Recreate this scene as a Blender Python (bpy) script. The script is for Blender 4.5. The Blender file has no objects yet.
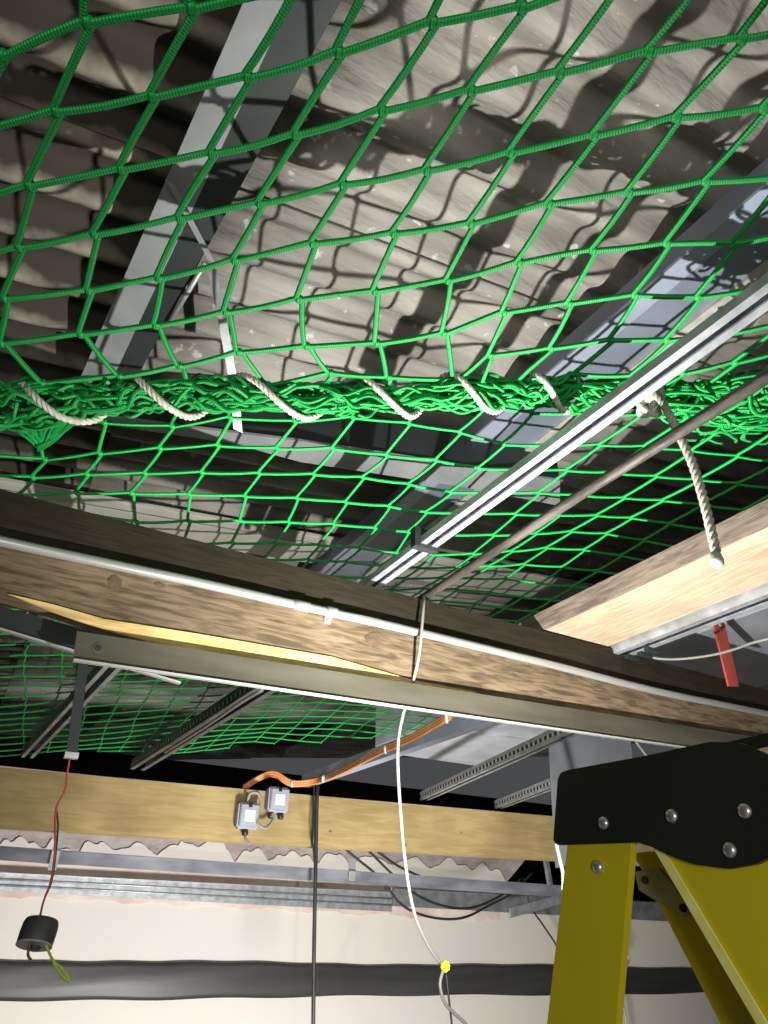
import bpy, bmesh, math, random
from mathutils import Vector, Matrix
random.seed(7)
C = bpy.context.scene.collection
EYE = 1.75                       # eye height above the floor
F, CX, CY = 683., 384., 512.
R = Matrix(((0.8597552595573977, -0.27391694243173736, -0.4310341080613456),
            (-0.5106128352163183, -0.444901056844598, -0.7357564693095894),
            (0.009768632235091806, 0.8526620422344412, -0.5223715301936424)))
def ray(p): return R @ Vector((p[0]-CX, -(p[1]-CY), -F))
O = Vector((0, 0, EYE))
def at_y(p, y): d = ray(p); return O + d*(y/d.y)
def at_x(p, x): d = ray(p); return O + d*(x/d.x)
def at_h(p, h): d = ray(p); return O + d*(h/d.z)
def at_plane(p, q, n): d = ray(p); return O + d*((Vector(q)-O).dot(Vector(n))/d.dot(Vector(n)))
def w(x, y, h): return Vector((x, y, h+EYE))

# ---------------------------------------------------------------- materials
def nodes(name):
    m = bpy.data.materials.new(name); m.use_nodes = True
    nt = m.node_tree; b = nt.nodes['Principled BSDF']
    return m, nt, b
def N(nt, t, **kw):
    n = nt.nodes.new(t)
    for k, v in kw.items(): setattr(n, k, v)
    return n
def mat(name, c1, c2=None, rough=.6, metal=0., scale=8., stretch=(1, 1, 1), bump=.0, bscale=None, detail=6, spec=.5, lo=.35, hi=.65, spots=None):
    m, nt, b = nodes(name); L = nt.links
    b.inputs['Roughness'].default_value = rough; b.inputs['Metallic'].default_value = metal
    b.inputs['Specular IOR Level'].default_value = spec
    tc = N(nt, 'ShaderNodeTexCoord'); mp = N(nt, 'ShaderNodeMapping'); mp.inputs['Scale'].default_value = stretch
    L.new(tc.outputs['Object'], mp.inputs[0])
    no = N(nt, 'ShaderNodeTexNoise'); no.inputs['Scale'].default_value = scale; no.inputs['Detail'].default_value = detail
    L.new(mp.outputs[0], no.inputs['Vector'])
    cr = N(nt, 'ShaderNodeValToRGB'); cr.color_ramp.elements[0].position = lo; cr.color_ramp.elements[1].position = hi
    cr.color_ramp.elements[0].color = (*c1, 1); cr.color_ramp.elements[1].color = (*(c2 or c1), 1)
    L.new(no.outputs['Fac'], cr.inputs[0]); out = cr.outputs[0]
    if spots:                                    # (colour, scale, threshold)
        n2 = N(nt, 'ShaderNodeTexNoise'); n2.inputs['Scale'].default_value = spots[1]; n2.inputs['Detail'].default_value = 3
        L.new(tc.outputs['Object'], n2.inputs['Vector'])
        r2 = N(nt, 'ShaderNodeValToRGB'); r2.color_ramp.elements[0].position = spots[2]; r2.color_ramp.elements[1].position = spots[2]+.05
        L.new(n2.outputs['Fac'], r2.inputs[0])
        mx = N(nt, 'ShaderNodeMixRGB'); mx.inputs[2].default_value = (*spots[0], 1)
        L.new(r2.outputs[0], mx.inputs[0]); L.new(out, mx.inputs[1]); out = mx.outputs[0]
    L.new(out, b.inputs['Base Color'])
    if bump:
        n3 = N(nt, 'ShaderNodeTexNoise'); n3.inputs['Scale'].default_value = bscale or scale*4; n3.inputs['Detail'].default_value = 5
        L.new(mp.outputs[0], n3.inputs['Vector'])
        bp = N(nt, 'ShaderNodeBump'); bp.inputs['Strength'].default_value = bump; bp.inputs['Distance'].default_value = .01
        L.new(n3.outputs['Fac'], bp.inputs['Height']); L.new(bp.outputs[0], b.inputs['Normal'])
    return m
def wood(name, c1, c2, knot, axis=0, rough=.75, gs=5., knots=2.2, kth=.09):
    m, nt, b = nodes(name); L = nt.links
    b.inputs['Roughness'].default_value = rough; b.inputs['Specular IOR Level'].default_value = .25
    tc = N(nt, 'ShaderNodeTexCoord'); mp = N(nt, 'ShaderNodeMapping')
    s = [20., 20., 20.]; s[axis] = 2.4; mp.inputs['Scale'].default_value = s
    L.new(tc.outputs['Object'], mp.inputs[0])
    # knots bend the grain
    vm = N(nt, 'ShaderNodeMapping'); s2 = [1.6, 1.6, 1.6]; s2[axis] = .8; vm.inputs['Scale'].default_value = s2
    L.new(tc.outputs['Object'], vm.inputs[0])
    vo = N(nt, 'ShaderNodeTexVoronoi'); vo.inputs['Scale'].default_value = knots*2; L.new(vm.outputs[0], vo.inputs['Vector'])
    no = N(nt, 'ShaderNodeTexNoise'); no.inputs['Scale'].default_value = gs; no.inputs['Detail'].default_value = 8
    no.inputs['Distortion'].default_value = .8
    L.new(mp.outputs[0], no.inputs['Vector'])
    cr = N(nt, 'ShaderNodeValToRGB'); e = cr.color_ramp.elements
    e[0].position = .36; e[1].position = .62; e[0].color = (*c1, 1); e[1].color = (*c2, 1)
    L.new(no.outputs['Fac'], cr.inputs[0])
    big = N(nt, 'ShaderNodeTexNoise'); big.inputs['Scale'].default_value = 2.5; big.inputs['Detail'].default_value = 3
    L.new(tc.outputs['Object'], big.inputs['Vector'])
    br = N(nt, 'ShaderNodeMapRange'); br.inputs[1].default_value = .3; br.inputs[2].default_value = .7; br.inputs[3].default_value = .72; br.inputs[4].default_value = 1.12
    L.new(big.outputs['Fac'], br.inputs[0])
    mu = N(nt, 'ShaderNodeMixRGB', blend_type='MULTIPLY'); mu.inputs[0].default_value = 1
    L.new(cr.outputs[0], mu.inputs[1]); L.new(br.outputs[0], mu.inputs[2])
    kr = N(nt, 'ShaderNodeValToRGB'); kr.color_ramp.elements[0].position = kth*.5; kr.color_ramp.elements[1].position = kth
    kr.color_ramp.elements[0].color = (1, 1, 1, 1); kr.color_ramp.elements[1].color = (0, 0, 0, 1)
    L.new(vo.outputs['Distance'], kr.inputs[0])
    mx = N(nt, 'ShaderNodeMixRGB'); mx.inputs[2].default_value = (*knot, 1)
    L.new(kr.outputs[0], mx.inputs[0]); L.new(mu.outputs[0], mx.inputs[1]); L.new(mx.outputs[0], b.inputs['Base Color'])
    bp = N(nt, 'ShaderNodeBump'); bp.inputs['Strength'].default_value = .35; bp.inputs['Distance'].default_value = .004
    L.new(no.outputs['Fac'], bp.inputs['Height']); L.new(bp.outputs[0], b.inputs['Normal'])
    return m
def rope_mat(name, c1, c2, freq, twist=1., strength=.8, rough=.55, braid=False):
    m, nt, b = nodes(name); L = nt.links
    b.inputs['Roughness'].default_value = rough
    uv = N(nt, 'ShaderNodeTexCoord'); sp = N(nt, 'ShaderNodeSeparateXYZ'); L.new(uv.outputs['UV'], sp.inputs[0])
    def stripe(sign):
        a = N(nt, 'ShaderNodeMath', operation='MULTIPLY'); a.inputs[1].default_value = freq*2*math.pi; L.new(sp.outputs[0], a.inputs[0])
        c = N(nt, 'ShaderNodeMath', operation='MULTIPLY'); c.inputs[1].default_value = sign*twist*2*math.pi; L.new(sp.outputs[1], c.inputs[0])
        d = N(nt, 'ShaderNodeMath', operation='ADD'); L.new(a.outputs[0], d.inputs[0]); L.new(c.outputs[0], d.inputs[1])
        s = N(nt, 'ShaderNodeMath', operation='SINE'); L.new(d.outputs[0], s.inputs[0]); return s
    s1 = stripe(1)
    h = s1
    if braid:
        s2 = stripe(-1); h = N(nt, 'ShaderNodeMath', operation='MULTIPLY'); L.new(s1.outputs[0], h.inputs[0]); L.new(s2.outputs[0], h.inputs[1])
    mr = N(nt, 'ShaderNodeMapRange'); mr.inputs[1].default_value = -1; L.new(h.outputs[0], mr.inputs[0])
    mx = N(nt, 'ShaderNodeMixRGB'); mx.inputs[1].default_value = (*c1, 1); mx.inputs[2].default_value = (*c2, 1)
    L.new(mr.outputs[0], mx.inputs[0]); L.new(mx.outputs[0], b.inputs['Base Color'])
    bp = N(nt, 'ShaderNodeBump'); bp.inputs['Strength'].default_value = strength; bp.inputs['Distance'].default_value = .003
    L.new(mr.outputs[0], bp.inputs['Height']); L.new(bp.outputs[0], b.inputs['Normal'])
    return m
GREEN = rope_mat('green_braid', (.0, .17, .028), (.008, .42, .075), 150, 2, .45, .5, True)
GREEN2 = rope_mat('green_braid_fine', (.0, .27, .04), (.01, .58, .10), 150, 2, .4, .5, True)
ROPE = mat('natural_rope', (.50, .46, .39), (.66, .62, .55), .8, 0, 60, bump=.3, bscale=400)
ROPEG = mat('grey_rope', (.30, .29, .23), (.44, .43, .36), .8, 0, 60, bump=.3, bscale=400)
FIBRE = mat('fibre_cement', (.20, .185, .16), (.40, .375, .335), .85, 0, 9, (.25, 1, 1), .7, 45, spots=((.56, .55, .51), 24, .66))
def grimy_shade():
    m, nt, b = nodes('fibre_cement_grimy_shade'); L = nt.links; b.inputs['Roughness'].default_value = .9
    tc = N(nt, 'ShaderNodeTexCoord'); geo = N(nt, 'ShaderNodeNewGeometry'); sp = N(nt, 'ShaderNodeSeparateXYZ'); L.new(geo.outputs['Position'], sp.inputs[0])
    # old grimy brown; lit ridges and shaded troughs are painted into the colour
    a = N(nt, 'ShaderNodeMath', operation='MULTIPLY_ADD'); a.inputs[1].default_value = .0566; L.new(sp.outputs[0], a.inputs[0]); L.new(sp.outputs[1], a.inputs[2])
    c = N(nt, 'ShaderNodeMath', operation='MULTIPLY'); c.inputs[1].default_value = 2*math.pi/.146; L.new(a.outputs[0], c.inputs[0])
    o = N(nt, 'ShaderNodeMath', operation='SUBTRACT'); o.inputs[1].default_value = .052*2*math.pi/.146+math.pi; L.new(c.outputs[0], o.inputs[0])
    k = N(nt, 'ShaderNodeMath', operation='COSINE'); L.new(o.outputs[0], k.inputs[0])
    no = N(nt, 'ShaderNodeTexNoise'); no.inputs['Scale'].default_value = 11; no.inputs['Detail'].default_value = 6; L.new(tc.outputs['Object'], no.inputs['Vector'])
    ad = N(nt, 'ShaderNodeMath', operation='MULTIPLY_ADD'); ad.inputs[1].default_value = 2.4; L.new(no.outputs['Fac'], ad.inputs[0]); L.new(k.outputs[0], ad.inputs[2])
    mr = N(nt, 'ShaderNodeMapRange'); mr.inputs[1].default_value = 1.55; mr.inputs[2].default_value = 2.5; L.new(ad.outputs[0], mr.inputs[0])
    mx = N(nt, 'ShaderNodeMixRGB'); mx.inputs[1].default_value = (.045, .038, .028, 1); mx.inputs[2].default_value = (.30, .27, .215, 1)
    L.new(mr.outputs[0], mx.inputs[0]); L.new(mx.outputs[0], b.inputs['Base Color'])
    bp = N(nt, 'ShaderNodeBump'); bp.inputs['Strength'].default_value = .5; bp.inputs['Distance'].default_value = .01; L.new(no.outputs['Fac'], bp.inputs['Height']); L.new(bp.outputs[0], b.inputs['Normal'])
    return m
FIBRE_OLD_SHADE = grimy_shade()
STEEL_PAINT = mat('painted_steel', (.27, .30, .38), (.34, .38, .47), .5, .15, 5, bump=.05)
STEEL_BLUE = mat('blue_grey_steel', (.15, .175, .22), (.20, .23, .28), .5, .15, 5, bump=.05)
STEEL_GREY = mat('grey_painted_steel', (.19, .20, .205), (.27, .28, .28), .6, .1, 6, bump=.05)
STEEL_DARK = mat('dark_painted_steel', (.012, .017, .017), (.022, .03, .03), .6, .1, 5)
STEEL_CREAM = mat('cream_painted_steel', (.50, .49, .42), (.6, .59, .52), .7, 0, 5)
GALV = mat('galvanised_steel', (.36, .38, .40), (.56, .58, .61), .42, .55, 25, bump=.08, spots=((.85, .87, .9), 40, .72))
GALV_DUCT = mat('galvanised_duct_sheet', (.37, .39, .43), (.50, .52, .57), .5, .2, 6, bump=.04, spots=((.85, .87, .9), 22, .70))
GALV_DULL = mat('dull_galvanised', (.30, .31, .31), (.48, .50, .50), .5, .6, 18, (.3, 1, 1), .08)
ANGLE = mat('brushed_angle_steel', (.085, .078, .056), (.14, .13, .098), .42, .4, 10, (.3, 2, 2), .05)
EDGE = mat('bright_cut_edge', (.42, .42, .40), None, .4, .2)
RUST = mat('rusty_pipe', (.05, .042, .035), (.15, .13, .11), .6, .4, 22, (1, .3, 1), .3)
CONDUIT = mat('conduit_zinc', (.40, .40, .37), (.5, .5, .48), .35, .5, 12, (.2, 1, 1))
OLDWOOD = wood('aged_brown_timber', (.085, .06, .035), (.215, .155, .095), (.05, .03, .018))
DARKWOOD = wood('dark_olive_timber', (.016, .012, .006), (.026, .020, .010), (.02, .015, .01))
SPLIT = wood('fresh_split_timber', (.55, .36, .12), (.78, .57, .25), (.5, .3, .1), kth=.01)
PINE = wood('pale_planed_timber', (.40, .30, .20), (.50, .40, .285), (.45, .27, .13), axis=1, kth=.03)
BARK = wood('rough_sawn_edge', (.13, .10, .08), (.26, .20, .155), (.12, .08, .05), axis=1)
LEDGER = wood('yellowed_timber', (.35, .25, .105), (.43, .32, .145), (.14, .08, .03), gs=2., kth=.075, knots=2.6)
BLACKP = mat('black_plastic', (.012, .012, .010), (.02, .02, .017), .42, 0, 6, bump=.06, bscale=120)
DPC = mat('black_polythene', (.035, .035, .035), (.055, .055, .055), .45, 0, 4, (.3, 1, 3), .15, 6)
YELLOW = mat('yellow_fibreglass', (.55, .45, .012), (.65, .55, .02), .38, 0, 4, (1, 1, .3), .03)
ALU = mat('aluminium_rivet', (.55, .55, .5), (.7, .7, .66), .3, .8, 30)
PLATE = mat('aluminium_bracket', (.35, .33, .18), (.45, .43, .25), .5, .3, 20)
RED = mat('red_oxide_paint', (.40, .05, .04), (.55, .09, .07), .6, 0, 12)
WHITE_CABLE = mat('white_cable_sheath', (.22, .215, .19), (.27, .265, .235), .45)
ORANGE = mat('orange_cable_sheath', (.62, .22, .06), (.75, .32, .12), .5, 0, 10)
REDWIRE = mat('red_wire', (.40, .035, .035), (.48, .06, .055), .5)
BLACKWIRE = mat('black_cable_sheath', (.015, .015, .015), (.03, .03, .03), .5)
EARTH = mat('green_yellow_wire', (.45, .65, .05), (.7, .85, .15), .5, 0, 60)
CONNECT = mat('yellow_connector', (.85, .9, .02), (.9, .95, .05), .4)
BOXP = mat('pale_grey_box_plastic', (.30, .31, .37), (.37, .38, .44), .5)
LABELW = mat('white_label', (.85, .85, .88), None, .6)
CUP = mat('grey_black_plastic', (.05, .05, .05), (.075, .075, .075), .5)
PLASTER = mat('cream_plaster', (.70, .655, .64), (.74, .70, .575), .9, 0, .7, bump=.1, bscale=30, spots=((.72, .55, .45), 5, .74))
PINK = mat('pink_plaster', (.62, .45, .39), (.80, .70, .62), .9, 0, 3, (1, 1, 1), .5, 20)
MASONRY = mat('grimy_brickwork', (.36, .29, .28), (.50, .43, .42), .95, 0, 8, (1, 1, 2), .6, 30)
VOID = mat('dark_blockwork', (.02, .02, .02), (.03, .03, .03), .95, 0, 5)
CONCRETE = mat('concrete_floor', (.22, .21, .2), (.3, .29, .27), .9, 0, 4, bump=.2)

def slot_mat():
    m, nt, b = nodes('slotted_galvanised'); L = nt.links; b.inputs['Metallic'].default_value = .5; b.inputs['Roughness'].default_value = .5
    tc = N(nt, 'ShaderNodeTexCoord'); sp = N(nt, 'ShaderNodeSeparateXYZ'); L.new(tc.outputs['Object'], sp.inputs[0])
    a = N(nt, 'ShaderNodeMath', operation='MULTIPLY'); a.inputs[1].default_value = 2*math.pi/.04; L.new(sp.outputs[1], a.inputs[0])
    s = N(nt, 'ShaderNodeMath', operation='SINE'); L.new(a.outputs[0], s.inputs[0])
    g = N(nt, 'ShaderNodeMath', operation='GREATER_THAN'); g.inputs[1].default_value = -.1; L.new(s.outputs[0], g.inputs[0])
    mx = N(nt, 'ShaderNodeMixRGB'); mx.inputs[1].default_value = (.5, .52, .53, 1); mx.inputs[2].default_value = (.02, .02, .02, 1)
    L.new(g.outputs[0], mx.inputs[0]); L.new(mx.outputs[0], b.inputs['Base Color']); return m
SLOT = slot_mat()
# ---------------------------------------------------------------- builders
def world_loc(o):
    v = Vector((0, 0, 0))
    while o: v += o.location; o = o.parent
    return v
def link(name, bm, m, parent=None, smooth=False, uv=None):
    me = bpy.data.meshes.new(name)
    vs = [v.co for v in bm.verts]
    lo = Vector([min(v[i] for v in vs) for i in range(3)]); hi = Vector([max(v[i] for v in vs) for i in range(3)])
    c = (lo+hi)/2
    for v in bm.verts: v.co -= c
    if uv is None: bmesh.ops.recalc_face_normals(bm, faces=bm.faces[:])
    bm.to_mesh(me); bm.free(); me.materials.append(m)
    if smooth:
        for p in me.polygons: p.use_smooth = True
    o = bpy.data.objects.new(name, me); C.objects.link(o)
    o.parent = parent; o.location = c - world_loc(parent)
    return o
def thing(name, loc, label, cat, group=None):
    o = bpy.data.objects.new(name, None); C.objects.link(o); o.location = loc; o.empty_display_size = .05
    return tag(o, label, cat, group)
def tag(o, label, cat, group=None, kind=None):
    o['label'] = label; o['category'] = cat
    if group: o['group'] = group
    if kind: o['kind'] = kind
    return o
def struct(o): o['kind'] = 'structure'; return o
def add_prism(bm, poly, off):
    off = Vector(off); a = [bm.verts.new(Vector(p)) for p in poly]; b = [bm.verts.new(Vector(p)+off) for p in poly]
    n = len(poly); bm.faces.new(a); bm.faces.new(b[::-1])
    for i in range(n): bm.faces.new((a[i], b[i], b[(i+1) % n], a[(i+1) % n]))
def prism(name, poly, off, m, parent=None, bev=0):
    bm = bmesh.new(); add_prism(bm, poly, off)
    if bev: bmesh.ops.bevel(bm, geom=bm.edges[:]+bm.verts[:], offset=bev, segments=2, affect='EDGES')
    return link(name, bm, m, parent)
def add_box(bm, a, b):
    x0, y0, z0 = [min(a[i], b[i]) for i in range(3)]; x1, y1, z1 = [max(a[i], b[i]) for i in range(3)]
    add_prism(bm, [(x0, y0, z0), (x1, y0, z0), (x1, y1, z0), (x0, y1, z0)], (0, 0, z1-z0))
def box(name, a, b, m, parent=None, bev=0):
    bm = bmesh.new(); add_box(bm, a, b)
    if bev: bmesh.ops.bevel(bm, geom=bm.edges[:]+bm.verts[:], offset=bev, segments=2, affect='EDGES')
    return link(name, bm, m, parent)
def sweep(name, prof, p0, p1, m, parent=None, ux=None, uz=None):
    """a closed section (u, v) carried from p0 to p1"""
    p0, p1 = Vector(p0), Vector(p1); d = (p1-p0).normalized()
    ux = Vector(ux) if ux else d.cross(Vector((0, 0, 1))).normalized()
    uz = Vector(uz) if uz else ux.cross(d).normalized()
    bm = bmesh.new(); add_prism(bm, [p0+ux*a+uz*b for a, b in prof], p1-p0)
    return link(name, bm, m, parent)
def cprof(wd, h, t, lip=0., down=True):
    """a channel section, open side down: width, height, wall, lips"""
    p = [(-wd/2, 0), (-wd/2, h), (wd/2, h), (wd/2, 0)]
    q = [(wd/2-lip, 0), (wd/2-lip, t), (wd/2-t, t), (wd/2-t, h-t), (-wd/2+t, h-t), (-wd/2+t, t), (-wd/2+lip, t), (-wd/2+lip, 0)] if lip else \
        [(wd/2-t, 0), (wd/2-t, h-t), (-wd/2+t, h-t), (-wd/2+t, 0)]
    return p+q if down else [(a, h-b) for a, b in p+q][::-1]
def smooth_path(pts, n=6):
    pts = [Vector(p) for p in pts]; out = []
    P = [2*pts[0]-pts[1]]+pts+[2*pts[-1]-pts[-2]]
    for i in range(1, len(P)-2):
        for k in range(n):
            t = k/n; a, b, c, d = P[i-1], P[i], P[i+1], P[i+2]
            out.append(.5*((2*b)+(c-a)*t+(2*a-5*b+4*c-d)*t*t+(3*b-a-3*c+d)*t*t*t))
    return out+[pts[-1]]
def add_tube(bm, pts, r, sides=8, uvl=None, caps=True, rr=None, u0=0):
    pts = [Vector(p) for p in pts]; rings = []; L = []; s = u0
    T = (pts[1]-pts[0]).normalized()
    a = T.orthogonal().normalized()
    for i, p in enumerate(pts):
        t = (pts[min(i+1, len(pts)-1)]-pts[max(i-1, 0)])
        if t.length > 1e-9: T = t.normalized()
        a = (a-T*a.dot(T)); a = a.normalized() if a.length > 1e-6 else T.orthogonal().normalized()
        b = T.cross(a); q = rr[i] if rr else r
        rings.append([bm.verts.new(p+(a*math.cos(2*math.pi*k/sides)+b*math.sin(2*math.pi*k/sides))*q) for k in range(sides)])
        if i: s += (p-pts[i-1]).length
        L.append(s)
    for i in range(len(pts)-1):
        for k in range(sides):
            k2 = (k+1) % sides
            f = bm.faces.new((rings[i][k], rings[i][k2], rings[i+1][k2], rings[i+1][k])); f.smooth = True
            if uvl:
                for lp, (u, v) in zip(f.loops, ((L[i], k/sides), (L[i], (k+1)/sides), (L[i+1], (k+1)/sides), (L[i+1], k/sides))): lp[uvl].uv = (u, v)
    if caps: bm.faces.new(rings[0][::-1]); bm.faces.new(rings[-1])
def tube(name, pts, r, m, parent=None, sides=10, sm=6, rr=None):
    bm = bmesh.new(); uvl = bm.loops.layers.uv.new('UVMap')
    P = smooth_path(pts, sm) if sm > 1 and len(pts) > 2 else [Vector(p) for p in pts]
    add_tube(bm, P, r, sides, uvl, rr=rr)
    return link(name, bm, m, parent, uv=1)
def twisted(name, pts, r, m, parent=None, turn=.035, sm=6):
    P = smooth_path(pts, sm); Q = [P[0]]
    for p in P[1:]:
        while (p-Q[-1]).length > .004: Q.append(Q[-1]+(p-Q[-1]).normalized()*.004)
    bm = bmesh.new(); uvl = bm.loops.layers.uv.new('UVMap'); T = (Q[1]-Q[0]).normalized(); a = T.orthogonal().normalized(); S = [[], [], []]
    for i, p in enumerate(Q):
        T = (Q[min(i+1, len(Q)-1)]-Q[max(i-1, 0)]).normalized(); a = (a-T*a.dot(T)).normalized(); b = T.cross(a)
        for k in range(3):
            g = 2*math.pi*(k/3+i*.004/turn); S[k].append(p+(a*math.cos(g)+b*math.sin(g))*r*.52)
    for k in range(3): add_tube(bm, S[k], r*.56, 7, uvl)
    return link(name, bm, m, parent, uv=1)
def add_lathe(bm, c, axis, prof, n=24):
    axis = Vector(axis).normalized(); a = axis.orthogonal().normalized(); b = axis.cross(a); c = Vector(c); rings = []
    for r, h in prof: rings.append([bm.verts.new(c+axis*h+(a*math.cos(2*math.pi*k/n)+b*math.sin(2*math.pi*k/n))*max(r, 1e-4)) for k in range(n)])
    for i in range(len(rings)-1):
        for k in range(n): bm.faces.new((rings[i][k], rings[i][(k+1) % n], rings[i+1][(k+1) % n], rings[i+1][k])).smooth = True
    bm.faces.new(rings[0][::-1]); bm.faces.new(rings[-1])
def lathe(name, c, axis, prof, m, parent=None, n=24):
    bm = bmesh.new(); add_lathe(bm, c, axis, prof, n); return link(name, bm, m, parent)
def rivet(c, axis, r, parent, m=ALU, name='rivet'):
    return lathe(name, c, axis, [(r, -.001), (r, .0012), (r*.85, .0028), (r*.45, .004), (.0003, .0043)], m, parent, 16)

# ================================================================ THE SETTING
S_ROOF = .1105; H_ROOF = 1.40
def roof_h(x): return H_ROOF+S_ROOF*x
PITCH, AMP = .146, .025
ceiling = bpy.data.objects.new('ceiling', None); C.objects.link(ceiling); ceiling.location = w(.6, 1.5, H_ROOF); ceiling['kind'] = 'structure'
def roof_sheet(x0, x1, v0, v1, m, lift):
    bm = bmesh.new(); nv = int(round((v1-v0)/PITCH*14)); V = []
    nx = max(2, int((x1-x0)/.5))
    for i in range(nx+1):
        x = x0+(x1-x0)*i/nx; row = []
        for j in range(nv+1):
            v = v0+(v1-v0)*j/nv
            sag = .006*math.sin(x*2.1+v)
            row.append(bm.verts.new(w(x, v-.0566*x, roof_h(x)+AMP*math.cos(2*math.pi*(v-.052)/PITCH)+lift+sag)))
        V.append(row)
    for i in range(nx):
        for j in range(nv): bm.faces.new((V[i][j], V[i+1][j], V[i+1][j+1], V[i][j+1])).smooth = True
    g = bmesh.ops.extrude_face_region(bm, geom=bm.faces[:])
    for v in [e for e in g['geom'] if isinstance(e, bmesh.types.BMVert)]: v.co.z += .007
    return link('roof_sheet', bm, m, ceiling, True)
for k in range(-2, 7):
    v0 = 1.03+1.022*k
    for (x0, x1, m, l0) in ((-3.0, .17, FIBRE_OLD_SHADE, .012), (.13, 2.9, FIBRE, .0), (2.86, 8.1, FIBRE, .012)):
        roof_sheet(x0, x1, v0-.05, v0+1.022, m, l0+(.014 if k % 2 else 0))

def wall(name, a, b, m):
    return struct(box(name, a, b, m))
wall('floor', (-3, -2.5, -.1), (8.0, 7.4, 0), CONCRETE)
wall('wall_left', (-3.12, -2.5, 0), (-3, 7.4, 3.0), VOID)
wall('wall_right', (8.0, -2.5, 0), (8.12, 7.4, 3.7), VOID)
wall('wall_front', (-3, -2.62, 0), (8.0, -2.5, 3.0), VOID)
wall('wall_far', (-3, 7.3, 0), (8.0, 7.42, 3.2), VOID)
WY = 4.6
# the masonry wall behind the ledger, its top corner broken away at the right
mp_ = [w(-3, WY+.03, -EYE), w(8.0, WY+.03, -EYE)]
tr = [at_y((620, 900), WY+.03), at_y((500, 890), WY+.03), at_y((532, 852), WY+.03)]
poly = mp_+[Vector((8.0, WY+.03, tr[0].z))]+tr+[Vector((tr[2].x+.05, WY+.03, EYE+.78)), w(-3, WY+.03, .78)]
wb = struct(prism('wall_back', poly, (0, .2, 0), MASONRY))
# plaster coat with a ragged top edge: lumpy blobs hanging over the bricks
def ragged(y_px_fn, x0, x1, step): return [at_y((x, y_px_fn(x)), WY) for x in range(x0, x1, step)]
def top_px(x):
    base = 851+.052*x
    k = (x*.047)
    lump = 10*abs(math.sin(k*1.7))+4*abs(math.sin(k*3.9+1))
    if 180 < x < 225: lump += 8
    if 55 < x < 80: lump -= 7
    lump += 2.5*math.sin(x*.31)*math.sin(x*.083+1)
    if 480 < x: lump -= (x-480)*.4
    return base-lump-2
pts = ragged(top_px, -220, 530, 3)
px_r = at_y((640, 905), WY)
poly = pts+[Vector((px_r.x, WY, px_r.z)), Vector((8.0, WY, px_r.z-.02)), w(8.0, WY, -EYE), w(-3, WY, -EYE), Vector((-3, WY, pts[0].z))]
bm = bmesh.new(); add_prism(bm, [p+Vector((0, .016, 0)) for p in poly], (0, .014, 0))
pl = link('plaster_coat', bm, PLASTER, wb)
# pink undercoat band along the broken top of the plaster
def band(name, x0, x1, ft, fb, y, th, m, parent=None, step=6):
    up = [at_y((x, ft(x)), y) for x in range(x0, x1+1, step)]; dn = [at_y((x, fb(x)), y) for x in range(x0, x1+1, step)]
    bm = bmesh.new(); add_prism(bm, up+dn[::-1], (0, th, 0)); return link(name, bm, m, parent)
band('pink_undercoat', -220, 500, lambda x: 857+.062*x+4*math.sin(x*.03), lambda x: 896+.05*x+1.6*math.sin(x*.11)+.8*math.sin(x*.37), WY+.010, .006, PINK, wb)

# ================================================================ ROOF STEEL
# left purlin: lit bottom plate with a dark channel running along its right side
t = thing('steel_purlin', w(.1, 1.5, 1.22), 'wide grey steel purlin with a dark right side, upper left under the sheets', 'beam')
pz = 1.245
def edge_line(p, q, h, ya, yb):
    a, b = at_h(p, h), at_h(q, h); d = (b-a)/(b.y-a.y); return a+d*(ya-a.y), a+d*(yb-a.y)
eL, eM, eR = edge_line((79, 381), (194, 116), pz, 1.75, -.4), edge_line((122, 359), (244, 100), pz, 1.75, -.4), edge_line((165, 326), (279, 116), pz, 1.75, -.4)
UPV = Vector((0, 0, 1))
prism('bottom_plate', [eL[0], eL[1], eM[1], eM[0]], UPV*.008, STEEL_GREY, t)
prism('web', [p+UPV*.008 for p in (eM[0]-Vector((.03, 0, 0)), eM[1]-Vector((.03, 0, 0)), eM[1]-Vector((.02, 0, 0)), eM[0]-Vector((.02, 0, 0)))], UPV*.10, STEEL_GREY, t)
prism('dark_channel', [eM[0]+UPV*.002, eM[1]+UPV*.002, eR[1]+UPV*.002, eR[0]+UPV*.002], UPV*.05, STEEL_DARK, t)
# right purlin
t = thing('steel_purlin', w(1.2, 1.5, 1.3), 'blue-grey steel purlin crossed by net shadows, right of the double channel rail', 'beam')
sweep('side_flange', [(0, .0), (.052, 0), (.052, .12), (.044, .12), (.044, .008), (0, .008)], w(1.090, -.5, 1.306), w(1.090, 3.2, 1.306), STEEL_PAINT, t, ux=(1, 0, 0), uz=(0, 0, 1))
box('bottom_plate', w(1.142, -.5, 1.31), w(1.262, 3.2, 1.318), STEEL_BLUE, t)  # darker than the flange: the purlin's lit band is put into the colours
sweep('edge_lip', [(0, -.012), (.022, -.012), (.022, .13), (0, .13)], w(1.262, -.5, 1.31), w(1.262, 3.2, 1.31), mat('scuffed_lip', (.32, .30, .27), (.5, .48, .45), .7, .1, 30), t, ux=(1, 0, 0), uz=(0, 0, 1))
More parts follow.
